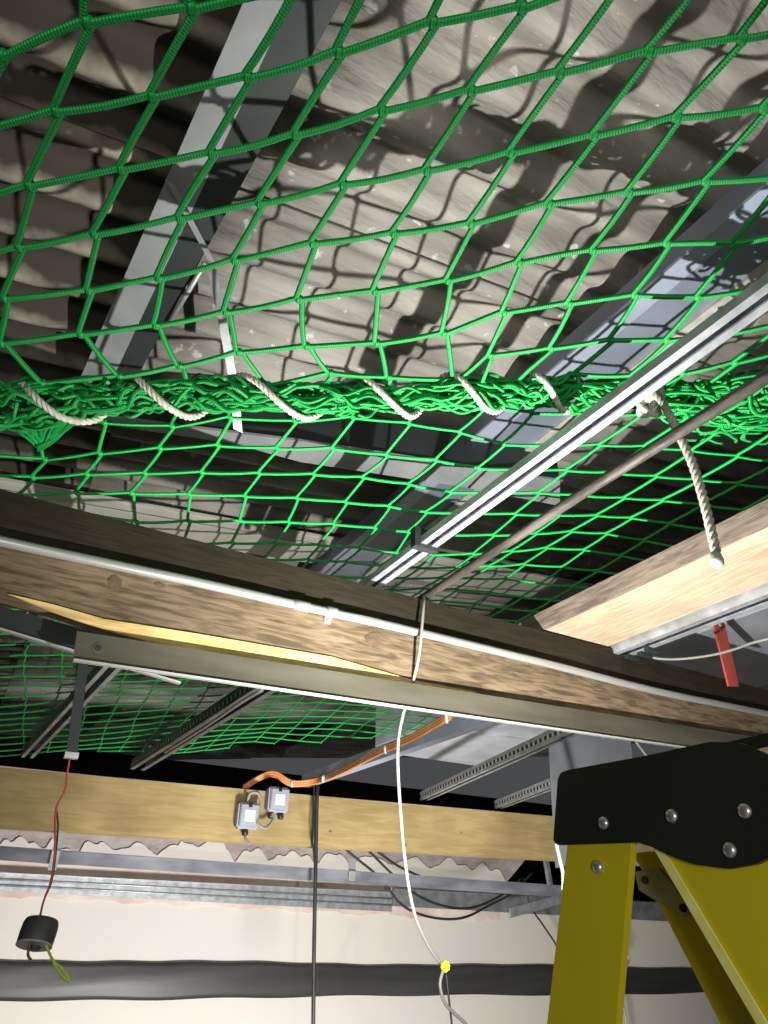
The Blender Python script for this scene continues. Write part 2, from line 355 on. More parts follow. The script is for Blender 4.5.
# cross rafters
def cross_beam(y, h, x0, x1, depth, height, m, label, name='steel_rafter'):
    t = thing(name, w((x0+x1)/2, y, h), label, 'beam')
    z = lambda x: h+S_ROOF*(x-.7)
    for nm, yy0, yy1, dz0, dz1 in (('bottom_flange', y, y+depth, 0, .01), ('front_web', y+.01, y+.02, .01, height), ('top_flange', y, y+depth, height, height+.01)):
        bm = bmesh.new()
        add_prism(bm, [w(x0, yy0, z(x0)+dz0), w(x1, yy0, z(x1)+dz0), w(x1, yy1, z(x1)+dz0), w(x0, yy1, z(x0)+dz0)], (0, 0, dz1-dz0))
        link(nm, bm, m, t)
    return t
t = thing('steel_rafter', w(.8, 1.6, 1.2), 'grey steel cross rafter just beyond the gathered net seam', 'beam')
rf = [at_h(p, 1.2) for p in [(60, 410), (170, 425), (300, 441), (463, 466), (560, 481), (560, 506), (463, 487), (300, 462), (230, 443), (60, 418)]]
prism('bottom_flange', rf, (0, 0, .008), STEEL_GREY, t)
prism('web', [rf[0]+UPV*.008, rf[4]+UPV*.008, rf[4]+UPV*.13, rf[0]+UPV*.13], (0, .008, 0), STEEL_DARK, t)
cross_beam(2.38, 1.37, -1.5, 3.6, .17, .05, STEEL_CREAM, 'pale cream cross rafter low behind the front timber joist')
# hanger straps near the left purlin
def strap(pxs, h0, wd, m, label, thick=.003):
    pts = [at_h(p, h) for p, h in zip(pxs, h0)]
    bm = bmesh.new()
    side = Vector((1, .15, 0)).normalized()*wd/2
    for a, b in zip(pts[:-1], pts[1:]): add_prism(bm, [a-side, a+side, b+side, b-side], (0, 0, thick))
    o = link('hanging_strap', bm, m); return tag(o, label, 'strap')
strap([(212, 268), (222, 318), (234, 384), (238, 431)], [1.235, 1.16, 1.07, 1.0], .024, GALV_DULL, 'bright galvanised hanging strap passing behind the gathered net seam')
strap([(170, 183), (212, 262)], [1.225, 1.235], .02, STEEL_GREY, 'short grey brace strap crossing the left purlin diagonally')
o = tube('brace_rod', [at_h((206, 262), 1.235), at_h((168, 325), 1.235)], .006, GALV_DULL, sm=1); tag(o, 'thin grey brace rod slanting beside the left purlin', 'rod')

# ================================================================ THE NETS
ROWS = {0:{0:(2,55),1:(88,22),2:(192,8),3:(290,-10)},
1:{0:(-30,132),1:(57,111),2:(153,96),3:(248,77),4:(339,52),5:(433,22),6:(522,7)},
2:{1:(30,185),2:(122,169),3:(212,153),4:(296,134),5:(382,110),6:(471,90),7:(560,72),8:(649,51),9:(742,38)},
3:{1:(20,247),2:(95,234),3:(180,218),4:(260,203),5:(343,184),6:(427,170),7:(511,152),8:(594,135),9:(677,117),10:(764,108)},
4:{1:(5,298),2:(89,290),3:(159,278),4:(235,260),5:(313,243),6:(394,233),7:(471,223),8:(549,203),9:(629,192),10:(706,181),11:(780,178)},
5:{1:(2,343),2:(81,334),3:(156,325),4:(226,312),5:(299,299),6:(375,291),7:(448,280),8:(519,262),9:(593,250),10:(667,243),11:(735,243)},
6:{1:(43,383),2:(120,376),3:(180,366),4:(239,352),5:(307,346),6:(377,343),7:(444,333),8:(504,312),9:(569,303),10:(635,295),11:(698,297),12:(755,290)},
7:{4:(268,385),5:(331,373),6:(389,377),7:(455,380),8:(490,355),9:(551,348),10:(611,340),11:(667,340),12:(720,335)}}
LOW = {0:{1:(172,426),2:(230,417),3:(295,421),4:(353,417),5:(409,423),6:(460,432),7:(504,444)},
1:{-1:(45,459),0:(100,453),1:(160,448),2:(218,445),3:(277,448),4:(333,448),5:(387,455),6:(436,460),7:(479,468)},
2:{-1:(33,477),0:(87,474),1:(145,473),2:(202,472),3:(259,473),4:(314,474),5:(363,477),6:(409,484),7:(451,492)},
3:{-1:(20,495),0:(77,493),1:(132,493),2:(189,494),3:(245,496),4:(297,498),5:(346,502),6:(389,506),7:(426,512)},
4:{0:(81,512),1:(137,522),2:(189,521),3:(241,521),4:(289,522),5:(334,524),6:(375,528),7:(408,532)},
5:{3:(233,543),4:(276,543),5:(319,545),6:(360,548),7:(397,553)}}
def net_h(x, y=0): return .74+.13*max(-.35, min(x, 1.25))-.085*max(0, min(1, (y-1.7)/1.9))**1.2
def on_net(p, dz=0):
    d = ray(p); t = .74/d.z
    for _ in range(30): t = (net_h(d.x*t)+dz)/d.z
    return O+d*t
SEAM_PX = [(-120, 420), (-30, 412), (60, 402), (130, 398), (200, 396), (300, 398), (400, 397), (500, 393), (560, 393), (640, 396), (700, 400), (768, 396), (840, 385), (930, 370)]
SEAM = smooth_path([on_net(p, -.012) for p in SEAM_PX], 14)
def seam_y(x):
    for a, b in zip(SEAM[:-1], SEAM[1:]):
        if a.x <= x <= b.x: return a.y+(b.y-a.y)*(x-a.x)/(b.x-a.x)
    return SEAM[0].y if x < SEAM[0].x else SEAM[-1].y
def seam_pt(x):
    i = min(range(len(SEAM)), key=lambda k: abs(SEAM[k].x-x)); return SEAM[i]
def fit(G, o, ec, er):
    """node positions: the knots seen, and a regular mesh carried on from them"""
    known = {(c, r): on_net(p) for r in G for c, p in G[r].items()}
    aff = lambda c, r: Vector((o[0]+ec[0]*c+er[0]*r, o[1]+ec[1]*c+er[1]*r))
    res = {k: Vector((v.x, v.y))-aff(*k) for k, v in known.items()}
    def node(c, r):
        if (c, r) in known: return known[(c, r)]
        ws = []; dm = 1e9
        for k, e in res.items():
            d2 = (k[0]-c)**2+(k[1]-r)**2; dm = min(dm, d2); ws.append((1/d2**2, e))
        s = sum(a for a, _ in ws); e = Vector((0, 0))
        for a, q in ws: e += q*(a/s)
        f = math.exp(-dm/60.); p = aff(c, r)+e*f
        p += Vector((math.sin(c*1.7+r*.9), math.cos(c*.8-r*1.3)))*.006
        return Vector((p.x, p.y, EYE+net_h(p.x, p.y)+.008*math.sin(c*.9)*math.cos(r*.7)))
    return node
def build_net(name, node, crange, rrange, inside, r, m, kdir, sides, seg, label, sag_far=None):
    bm = bmesh.new(); uvl = bm.loops.layers.uv.new('UVMap')
    P = {}
    for c in crange:
        for q in rrange: P[(c, q)] = node(c, q)
    IN = {k: inside(v) for k, v in P.items()}
    kd = Vector(kdir).normalized()*r*1.1
    cnt = 0
    for (c, q), a in P.items():
        if IN[(c, q)]:
            add_tube(bm, [a-kd*1.35, a-kd*.6, a, a+kd*.6, a+kd*1.35], r, sides, uvl, True, rr=[r*.8, r*1.5, r*1.65, r*1.5, r*.8])
        for n, sa, sb in (((c+1, q), 1, -1), ((c, q+1), 1, -1)):
            if n not in P: continue
            b = P[n]; ia, ib = IN[(c, q)], IN[n]
            if not (ia or ib): continue
            if not ia or not ib:
                k = a if ia else b; s = seam_pt((b if ia else a).x)
                if (k-s).length > .17: continue
                end = s+Vector((random.uniform(-.02, .02), random.uniform(-.01, .01), random.uniform(-.01, .01)))
                mid = (k+end)/2
                add_tube(bm, [k+(kd if ia else -kd), mid, end], r, sides, uvl, True)
                continue
            A = a+kd; B = b-kd; d = B-A
            j = Vector((random.uniform(-1, 1), random.uniform(-1, 1), 0))*.0015
            pts = [A+d*(k/seg)+Vector((0, 0, -.0015*math.sin(math.pi*k/seg)))+j*math.sin(math.pi*k/seg) for k in range(seg+1)]
            add_tube(bm, pts, r, sides, uvl, False); cnt += 1
    o = link(name, bm, m, None, uv=1); return tag(o, label, 'net')
nodeU = fit(ROWS, (-.2289, .4844), (.0792, -.0613), (.0193, .0927))
build_net('safety_net', nodeU, range(-3, 17), range(-4, 13), lambda p: p.y < seam_y(p.x)-.02 and p.y > -.35 and -.6 < p.x < 1.75, .0041, GREEN, (.8, -.35, -.1), 8, 4,
          'near green knotted safety net stretched overhead above the gathered seam')
nodeL = fit(LOW, (.0344, 1.0155), (.1031, -.0302), (.0116, .1017))
build_net('safety_net', nodeL, range(-22, 30), range(-6, 30), lambda p: p.y > seam_y(p.x)+.02 and p.y < min(3.72, 3.9-max(0, p.x-.9)*.85)+.02*math.sin(p.x*9) and -1.9 < p.x < 2.0, .0034, GREEN2, (.8, .2, 0), 6, 3,
          'far green safety net running from the gathered seam back over the timbers')
# gathered netting along the seam
bm = bmesh.new(); uvl = bm.loops.layers.uv.new('UVMap')
NS = len(SEAM)
def frame(i):
    T = (SEAM[min(i+1, NS-1)]-SEAM[max(i-1, 0)]).normalized(); U = Vector((0, 0, 1)); B = T.cross(U).normalized(); return T, B, B.cross(T)
def fat(i):
    x = SEAM[i].x
    f = .027+.004*math.sin(i*.35)
    if x < .05: f += .010*min(1, (.05-x)*6)
    if x > .95: f += min(.03, (x-.95)*.14)
    return f
rnd = random.Random(3)
for s in range(330):
    i0 = rnd.randrange(0, NS-8); ln = rnd.randrange(7, 22); i1 = min(NS-1, i0+ln)
    th = rnd.uniform(0, 2*math.pi); rad = rnd.uniform(.25, 1.)**.6; pts = []
    dth = rnd.uniform(-.22, .22); ph = rnd.uniform(0, 6)
    for i in range(i0, i1+1):
        T, B, U = frame(i); f = fat(i)
        q = rad*(1+.18*math.sin(i*1.1+ph)); a = th+dth*(i-i0)+.35*math.sin(i*.8+ph)
        pts.append(SEAM[i]+B*f*1.15*q*math.cos(a)+U*f*.95*q*math.sin(a))
    add_tube(bm, smooth_path(pts, 2), .0033, 6, uvl)
for s in range(190):                                      # slack loops standing out of the bunch
    i = rnd.randrange(4, NS-5); x = SEAM[i].x
    if x < .9 and rnd.random() < .35: continue
    T, B, U = frame(i); f = fat(i); big = 1.9 if x > .95 else (1.25 if x < .05 else .8)
    th = rnd.uniform(0, 2*math.pi); d = B*math.cos(th)+U*math.sin(th)*.8
    a = SEAM[i]+d*f*.6; L = rnd.uniform(.018, .04)*big; out = rnd.uniform(.006, .020)*big
    pts = [a-T*L, a-T*L*.7+d*out*.8, a+d*out+T*rnd.uniform(-.01, .01), a+T*L*.7+d*out*.7, a+T*L]
    add_tube(bm, smooth_path(pts, 4), .0033, 6, uvl)
for k in range(60):                                       # loose tangle at the right
    c = on_net((rnd.uniform(670, 800), rnd.uniform(385, 438)), rnd.uniform(-.03, .02))
    n1 = Vector((1, -.5, 0)).normalized(); n2 = Vector((.3, .8, rnd.uniform(-.5, .5))).normalized(); A_, B_ = rnd.uniform(.02, .055), rnd.uniform(.008, .028); p0 = rnd.uniform(0, 6)
    pts = [c+n1*A_*math.cos(p0+a)+n2*B_*math.sin(p0+a*1.1+.3*math.sin(a*2)) for a in [j*.45 for j in range(rnd.randrange(8, 14))]]
    add_tube(bm, smooth_path(pts, 2), .0033, 6, uvl)
o = link('gathered_netting', bm, GREEN, None, uv=1); tag(o, 'thick bunched roll of green netting laced with rope across the middle', 'net')
# a pointed fold of slack netting hanging at the left
bm = bmesh.new(); uvl = bm.loops.layers.uv.new('UVMap')
tip = on_net((42, 448), -.03)
for k in range(11):
    a = on_net((-6+k*9, 412+rnd.uniform(-6, 6)), -.02); b = on_net((95-k*3, 402+rnd.uniform(-8, 10)), -.02)
    m1 = a.lerp(tip, .75)+Vector((rnd.uniform(-.012, .012), rnd.uniform(-.01, .01), 0)); m2 = b.lerp(tip, .6)+Vector((rnd.uniform(-.01, .01), rnd.uniform(-.02, .01), 0))
    add_tube(bm, smooth_path([a, m1, tip+Vector((rnd.uniform(-.02, .02), rnd.uniform(-.012, .012), rnd.uniform(-.005, .01))) if k % 3 else tip, m2, b], 4), .0032, 6, uvl)
o = link('net_fold', bm, GREEN, None, uv=1); tag(o, 'slack pointed fold of green netting drooping from the left end of the roll', 'net')
# lacing rope
lace = thing('lacing_rope', on_net((655, 400), -.03), 'off-white twisted rope spiralling round the green roll, tail hanging at right', 'rope')
centres = [(-40, 408), (70, 407), (177, 393), (292, 398), (400, 394), (479, 394), (555, 394), (655, 398)]
ctr = [min(range(NS), key=lambda i: (SEAM[i]-on_net(p, -.012)).length) for p in centres]
hel = []
for k in range(len(ctr)-1):
    i0, i1 = ctr[k], ctr[k+1]; steps = 28
    for s in range(steps):
        t_ = s/steps
        # most of the turn's length is spent on the underside at the left, tighter at the right
        u = t_+.03*math.sin(2*math.pi*t_)
        u = max(0, min(1, u)); fi = i0+(i1-i0)*u; i = int(fi); fr = fi-i
        c = SEAM[i].lerp(SEAM[min(i+1, NS-1)], fr); T, B, U = frame(i)
        a = -math.pi/2+2*math.pi*t_
        rad = .034 if k < 5 else .032
        hel.append(c-B*rad*1.05*math.cos(a)+U*rad*math.sin(a))
twisted('lacing_turns', hel, .0058, ROPE, lace, .03, 2)
kn = on_net((652, 398), -.045)
bm = bmesh.new(); uvl = bm.loops.layers.uv.new('UVMap')
va = Vector((.8, -.6, 0)); vb = R @ Vector((0, 1, 0))
for (dx, dy, ex, ey, ph) in ((-.006, 0, .012, .026, .3), (.006, .002, .010, .03, .0), (-.012, -.012, .02, .012, .5), (.0, .008, .018, .010, -.4), (-.016, -.004, .008, .024, .9)):
    pts = []
    for j in range(15):
        a = j*2*math.pi/14; x_ = dx+ex*math.cos(a); y_ = dy+ey*math.sin(a)
        pts.append(kn+va*(x_*math.cos(ph)-y_*math.sin(ph))+vb*(x_*math.sin(ph)+y_*math.cos(ph))+(O-kn).normalized()*.008*math.sin(a+ph*4))
    add_tube(bm, smooth_path(pts, 2), .0048, 8, uvl)
link('lashing_knot', bm, mat('white_rope_knot', (.62, .60, .54), (.8, .78, .72), .7, 0, 40), lace, uv=1)
nrm = Vector((kn.x, kn.y, 0)).normalized()
tail = [at_plane(p, kn-nrm*.012, nrm) for p in [(655, 393), (664, 404), (678, 432), (692, 462), (703, 497), (711, 530), (716, 552)]]
twisted('rope_tail', tail, .0074, ROPEG, lace, .038, 6)
e = at_plane((717, 560), kn-nrm*.012, nrm)
lathe('rope_end_knot', e+Vector((0, 0, -.008)), (0, 0, 1), [(.002, -.006), (.0085, 0), (.0095, .008), (.0075, .018), (.005, .022)], ROPEG, lace, 12)

# ================================================================ RAILS, PIPE, BOARD
t = thing('channel_rail', w(.72, .8, .70), 'shiny galvanised double-lipped channel rail crossing in front of the roll', 'rail')
ra, rb = at_h((768, 283), .70), at_h((377, 592), .70)
xr = (ra.x+rb.x)/2
sweep('channel', cprof(.041, .016, .003, .0145), w(xr-.002, .02, .70), w(xr-.002, 1.62, .70), GALV, t, ux=(1, 0, 0), uz=(0, 0, 1))
clip = at_h((424, 549), .695); box('clip', clip+Vector((-.03, -.012, -.004)), clip+Vector((.03, .006, .042)), STEEL_DARK, t)
o = tube('rusty_pipe', [at_h((800, 356), .70), at_h((600, 482), .70), at_h((428, 596), .70)+Vector((0, .25, 0))], .0105, RUST, sm=1, sides=14); tag(o, 'dark rusty steel pipe running parallel below the channel rail', 'pipe')
t = thing('timber_board', w(1.36, .9, .68), 'bright pale planed board with a rough-sawn edge, at the right', 'board')
bx0, bx1 = 1.235, 1.468
box('board_body', w(bx0+.004, -.2, .685), w(bx1, 1.34, .735), PINE, t)
box('sawn_edge', w(bx0-.004, -.2, .685), w(bx0+.004, 1.34, .737), BARK, t)
t = thing('ceiling_track', w(1.55, .9, .67), 'shiny twin-lipped metal track along the lower edge of the pale board', 'rail')
sweep('track', cprof(.06, .035, .003, .018), w(1.510, -.2, .665), w(1.510, 1.32, .665), GALV, t, ux=(1, 0, 0), uz=(0, 0, 1))
bm = bmesh.new()
for k in range(4): add_box(bm, w(1.515+.012*(k % 2), 1.16+.035*k, .655), w(1.56+.012*(k % 2), 1.175+.035*k, .664))
link('track_notches', bm, STEEL_DARK, t)
# duct beyond the board
t = thing('metal_duct', w(2.2, 2, .86), 'large speckled galvanised duct passing right of the pale board and beyond the joist', 'duct')
prof = [(0, .03), (.02, 0), (.75, 0), (.77, .03), (.77, .34), (0, .34)]
sweep('duct_shell', prof, w(2.08, -.1, .90), w(2.08, 3.62, .90), GALV_DUCT, t, ux=(1, 0, 0), uz=(0, 0, 1))
for yy in (.5, 1.75, 2.9): box('duct_seam', w(2.072, yy, .893), w(2.858, yy+.03, 1.245), GALV_DUCT, t)
a, b = at_h((352, 771), .66), at_h((484, 722), .66)
t = thing('angle_iron', w(1.62, 2.4, .66), 'grey angle bearer from the ledger towards the orange cable, under the duct', 'rail')
sweep('angle_section', [(0, 0), (.05, 0), (.05, .004), (.004, .004), (.004, .06), (0, .06)], w(1.62, 1.35, .66), w(1.62, 3.62, .66), STEEL_PAINT, t, ux=(1, 0, 0), uz=(0, 0, 1))
def furring(x0, y0, x1, y1, h, wd, label, m=GALV_DULL, slots=True, ht=.045):
    t = thing('furring_channel', w((x0+x1)/2, (y0+y1)/2, h), label, 'rail')
    d = (Vector((x1, y1, 0))-Vector((x0, y0, 0))).normalized(); ux = Vector((d.y, -d.x, 0))
    sweep('channel', cprof(wd, ht, .003, wd*.28), w(x0, y0, h), w(x1, y1, h), m, t, ux=ux, uz=(0, 0, 1))
    if slots:
        c0 = w(x0, y0, h+.012)-ux*(wd*.5+.001); c1 = w(x1, y1, h+.012)-ux*(wd*.5+.001)
        bm = bmesh.new(); add_prism(bm, [c0, c1, c1+Vector((0, 0, .016)), c0+Vector((0, 0, .016))], ux*.0009); link('slotted_web', bm, SLOT, t)
    return t
furring(.79, 1.36, .745, 3.62, .655, .07, 'dark steel channel meeting the ledger right of the red wire', mat('weathered_channel', (.12, .12, .12), (.22, .22, .22), .5, .5, 12), True)
furring(.335, 1.36, .25, 3.62, .655, .05, 'slotted pale steel channel meeting the ledger near the left edge', GALV_DULL)
furring(2.0, 1.9, 2.42, 3.62, .66, .05, 'slotted channel ending on the ledger left of the two lit tracks', GALV_DULL)
furring(2.62, 2.4, 2.98, 3.62, .66, .05, 'short slotted channel nearest the ladder cap', GALV_DULL)
o = tube('loose_cable', [at_h((262, 690), .63), at_h((240, 703), .63), at_h((205, 727), .63), at_h((165, 752), .635)], .006, WHITE_CABLE); tag(o, 'white cable clipped along the dark channel under the far net', 'cable')
# hanging plate and flat drop bar
t = prism('metal_plate', [at_y((543, 640), 2.3), at_y((620, 640), 2.3), at_y((642, 850), 2.3), at_y((556, 868), 2.3)], (0, .003, 0), GALV_DUCT)
tag(t, 'upright speckled galvanised plate behind the black ladder cap', 'plate')
Yd = 1.9
dp = [at_y(p, Yd) for p in [(79, 660), (88, 662), (77, 756), (66, 754)]]
t = thing('drop_bar', dp[2], 'thin dark flat bar hanging from the joist at left, red wire below', 'bar')
bm = bmesh.new(); up = (dp[0]-dp[3]).normalized()*.27; add_prism(bm, [dp[3], dp[2], dp[1]+up, dp[0]+up], (0, .006, 0)); link('bar', bm, STEEL_DARK, t)
c = (dp[2]+dp[3])/2; box('end_clip', c+Vector((-.016, -.006, -.008)), c+Vector((.016, .012, .006)), GALV_DULL, t)
# red drop bar at right
q = at_y((718, 615), 1.30)
rp = [at_y(p, 1.20) for p in [(711, 612), (722, 612), (739, 686), (729, 686)]]
t = thing('red_hanger', rp[0], 'red painted flat hanger bar between board track and joist, far right', 'bar')
prism('bar', rp, (0, .006, 0), RED, t); rivet(at_y((720, 625), 1.198), (0, -1, 0), .005, t, ALU, 'bolt')

# ================================================================ THE FRONT JOIST
JY = 1.25
def jy(p, d=0): return at_y(p, JY-d)
t = thing('timber_joist', w(1, JY, .5), 'aged brown timber joist with a torn yellow lower edge, across the middle', 'joist')
def lerp_px(a, b, x): return (x, a[1]+(b[1]-a[1])*(x-a[0])/(b[0]-a[0]))
TL, TR = (0, 489), (768, 690)
CL, CR = (0, 539), (768, 713)
XL, XR = -420, 1000
up0, up1 = lerp_px(TL, TR, XL), lerp_px(TL, TR, XR); cu0, cu1 = lerp_px(CL, CR, XL), lerp_px(CL, CR, XR)
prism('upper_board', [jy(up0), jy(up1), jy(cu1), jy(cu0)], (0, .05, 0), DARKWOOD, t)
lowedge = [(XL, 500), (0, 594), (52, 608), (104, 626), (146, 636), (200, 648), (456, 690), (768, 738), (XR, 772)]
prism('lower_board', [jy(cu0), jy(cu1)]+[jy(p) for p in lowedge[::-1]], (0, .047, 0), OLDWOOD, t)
bm = bmesh.new(); top = [(9, 594), (52, 604), (104, 619), (200, 634), (333, 657), (413, 680), (478, 692)]; bot = [(30, 602), (52, 611), (104, 629), (146, 640), (200, 652), (330, 673), (456, 695)]
add_prism(bm, [jy(p, .004) for p in top]+[jy(p, .004) for p in bot[::-1]], (0, .006, 0)); link('torn_edge', bm, SPLIT, t)
# knots on the board face
for (px, py, a_, b_) in ((486, 652, 7, 8), (373, 640, 9, 9), (115, 582, 6, 7), (600, 688, 6, 4), (160, 585, 5, 3)):
    c = jy((px, py), .0012); s = c.y/F
    bm = bmesh.new(); n = 14
    add_prism(bm, [c+Vector((a_*s*1.1*math.cos(2*math.pi*k/n)*(1+.2*math.sin(k*2.1)), 0, b_*s*1.1*math.sin(2*math.pi*k/n))) for k in range(n)], (0, .002, 0))
    link('wood_knot', bm, mat('knot_wood', (.07, .045, .025), (.14, .09, .05), .8, 0, 60), t)
# conduit
t = thing('metal_conduit', jy((330, 612), .01), 'thin shiny metal conduit clipped along the face of the brown joist', 'conduit')
cp = [(-420, 446), (-150, 505), (0, 541), (100, 562), (200, 583), (293, 604), (333, 613), (400, 628), (533, 660), (656, 691), (768, 714), (1000, 762)]
tube('tube', [jy(p, .011) for p in cp], .0095, CONDUIT, t, 14, 4)
a, b = jy((293, 604), .011), jy((309, 607.5), .011); tube('coupler', [a, b], .0112, CONDUIT, t, 14, 1)
c = jy((331, 612), .011); v = (b-a).normalized()
tube('saddle_clip', [c-v*.012, c+v*.012], .0115, GALV, t, 14, 1)
cl = jy((328, 620), .004); prism('clip_foot', [cl+Vector((-.008, 0, .012)), cl+Vector((.01, 0, .012)), cl+Vector((.006, 0, -.008)), cl+Vector((-.008, 0, -.006))], (0, .004, 0), GALV, t)
rivet(cl+Vector((0, -.001, -.001)), (0, -1, 0), .004, t, ALU, 'screw')
# angles under the joist
def angle(name, T0, T1, B0, B1, depth, label, holes=(), m=ANGLE):
    t = thing(name, at_y(B0, depth), label, 'angle')
    P = [at_y(p, depth) for p in (T0, T1, B1, B0)]
    prism('upright_leg', P, (0, .003, 0), m, t)
    bm = bmesh.new(); d = Vector((0, -.006, 0)); a, b = P[3], P[2]
    add_prism(bm, [a+d, b+d, b+Vector((0, .006, 0)), a+Vector((0, .006, 0))], (0, 0, .003)); link('bottom_lip', bm, EDGE, t)
    for h in holes:
        c = at_y(h, depth-.002); lathe('bolt_hole', c, (0, 1, 0), [(.0055, 0), (.0055, .004)], STEEL_DARK, t, 16)
        lathe('washer', c+Vector((0, .0008, 0)), (0, 1, 0), [(.009, 0), (.009, .001)], ANGLE, t, 20)
    return t
angle('steel_angle', (77, 631), (1000, 775), (73, 661), (1000, 793), JY-.018, 'long dull steel angle fixed beneath the brown timber joist', [(98, 648)])
angle('steel_angle', (-420, 490), (130, 642), (-420, 505), (180, 684), JY+.03, 'dark steel angle under the joist at the far left, bent tail showing', m=STEEL_DARK)
# white twin cable over the joist
wc = thing('white_cable', jy((420, 600), .03), 'white cable looped over the joist and hanging to a yellow connector', 'cable')
tube('sheath', [jy((424, 596), -.06), jy((424, 599), .012), jy((422, 625), .03), jy((419, 655), .028), jy((414, 678), .008), jy((408, 700), -.005), at_y((403, 715), 1.30), at_y((398, 745), 1.32), at_y((399, 790), 1.34), at_y((405, 860), 1.36), at_y((414, 912), 1.38), at_y((428, 945), 1.40), at_y((440, 963), 1.41)], .0036, WHITE_CABLE, wc)
cc = at_y((445, 966), 1.41)
bm = bmesh.new(); add_box(bm, cc+Vector((-.010, -.006, -.010)), cc+Vector((.010, .006, .008))); bmesh.ops.bevel(bm, geom=bm.edges[:]+bm.verts[:], offset=.004, segments=2, affect='EDGES')
bmesh.ops.rotate(bm, cent=cc, matrix=Matrix.Rotation(-.5, 3, 'Y'), verts=bm.verts[:]); link('connector', bm, CONNECT, wc)
tube('white_tail', [at_y((443, 970), 1.41), at_y((440, 985), 1.41), at_y((445, 1003), 1.41), at_y((455, 1014), 1.41), at_y((470, 1030), 1.41), at_y((480, 1060), 1.41)], .0034, WHITE_CABLE, wc)
tube('dark_tail', [at_y((446, 972), 1.42), at_y((449, 1000), 1.42), at_y((452, 1030), 1.42), at_y((450, 1060), 1.42)], .0022, BLACKWIRE, wc)

# ================================================================ LEDGER, WALL STRIPS, FITTINGS
LY = 3.55
def lyp(p, d=0): return at_y(p, LY-d)
t = thing('timber_ledger', w(1.5, LY, .37), 'long yellowed timber ledger beam across the lower picture', 'ledger')
prism('beam', [lyp((-230, 744)), lyp((0, 767)), lyp((320, 796)), lyp((700, 829)), lyp((700, 868)), lyp((320, 847)), lyp((0, 827)), lyp((-230, 811))], (0, .09, 0), LEDGER, t)
# strips in the plane of the ledger and on the wall
def strip(name, x0, x1, ft, fb, y, m, label, ribs=0, hook=None):
    t = thing(name, at_y((x0, fb(x0)), y), label, 'rail')
    P = [at_y((x0, ft(x0)), y), at_y((x1, ft(x1)), y), at_y((x1, fb(x1)), y), at_y((x0, fb(x0)), y)]
    prism('strip', P, (0, .012, 0), m, t)
    d0, d1 = P[0]-P[3], P[1]-P[2]
    for k in range(ribs):
        f = (k+1)/(ribs+1); a, b = P[3]+d0*f, P[2]+d1*f
        tube('rib', [a+Vector((0, -.002, 0)), b+Vector((0, -.002, 0))], .006, m, t, 8, 1)
    bm = bmesh.new()
    add_prism(bm, [P[0], P[1], P[1]+Vector((0, -.022, 0)), P[0]+Vector((0, -.022, 0))], (0, 0, .003)); link('upper_lip', bm, m, t)
    return t
strip('steel_strip', -230, 570, lambda x: 847+.0700*x, lambda x: 860+.0660*x, LY+.03, mat('blue_grey_galvanised', (.12, .125, .145), (.24, .25, .28), .55, .3, 14, (.3, 1, 1), .05), 'narrow blue-grey galvanised strip just below the ledger')
for px in (62, 352): # joint sleeves
    pass
strip('wall_track', -230, 392, lambda x: 873+.0500*x, lambda x: 891+.0530*x, WY-.05, GALV, 'ribbed shiny wall track with its cut end above the black strip', 2)
strip('wall_track', 393, 760, lambda x: 868+.0535*x, lambda x: 884+.0560*x, WY-.03, mat('dark_grey_track', (.20, .21, .22), (.32, .33, .34), .55, .4, 14), 'darker plain wall track continuing right behind the loose black cables', 0)
# hanger tab on the strip
a = at_y((61, 832), LY+.02); t = box('hanger_tab', a+Vector((-.018, -.004, -.15)), a+Vector((.016, 0, .01)), GALV_DULL); tag(t, 'small galvanised tab joining ledger and strip near the red wire', 'bracket')
a = at_y((352, 868), LY+.02); t = box('hanger_tab', a+Vector((-.02, -.004, -.06)), a+Vector((.02, 0, .04)), GALV_DULL); tag(t, 'small galvanised tab on the strip right of the black cable', 'bracket')
# black polythene strip with wavy edges
bm = bmesh.new(); V = []
n = 90
for i in range(n+1):
    x = -230+i*(1000/n); yt = 961+.010*max(0, x)+.9*math.sin(x*.021)+.5*math.sin(x*.09); yb = 1001-.012*max(0, x)+.8*math.sin(x*.05)+.7*math.sin(x*.013)
    row = []
    for j in range(9):
        f = j/8; p = at_y((x, yt+(yb-yt)*f), WY-.012-.008*math.sin(f*math.pi)-.0012*math.sin(f*9+x*.03)-.0008*math.sin(x*.06+f*4))
        row.append(bm.verts.new(p))
    V.append(row)
for i in range(n):
    for j in range(8): bm.faces.new((V[i][j], V[i+1][j], V[i+1][j+1], V[i][j+1])).smooth = True
g = bmesh.ops.extrude_face_region(bm, geom=bm.faces[:])
for v in [e for e in g['geom'] if isinstance(e, bmesh.types.BMVert)]: v.co.y += .006
t = link('polythene_strip', bm, DPC); tag(t, 'wide black plastic strip fixed along the cream plaster wall', 'strip')
# junction boxes
def jbox(px, py, label, glands):
    c = lyp((px, py), .03); t = thing('junction_box', c, label, 'junction box')
    hw, hh = .056, .060
    box('box', c+Vector((-hw, -.022, -hh)), c+Vector((hw, .028, hh)), BOXP, t, .008)
    box('lid', c+Vector((-hw*.86, -.029, -hh*.86)), c+Vector((hw*.86, -.021, hh*.86)), BOXP, t, .004)
    box('label_sticker', c+Vector((-hw*.42, -.0305, -hh*.45)), c+Vector((hw*.5, -.029, hh*.4)), LABELW, t)
    box('top_catch', c+Vector((-.009, -.031, hh*.62)), c+Vector((.009, -.028, hh*.95)), BLACKP, t)
    for gx in glands: lathe('cable_gland', c+Vector((gx, 0, -hh-.03)), (0, 0, 1), [(.010, 0), (.016, .006), (.016, .02), (.012, .034)], BLACKP, t, 12)
    return c
c1 = jbox(247.5, 816, 'lower left pale grey junction box on the ledger, with white label', [-.004])
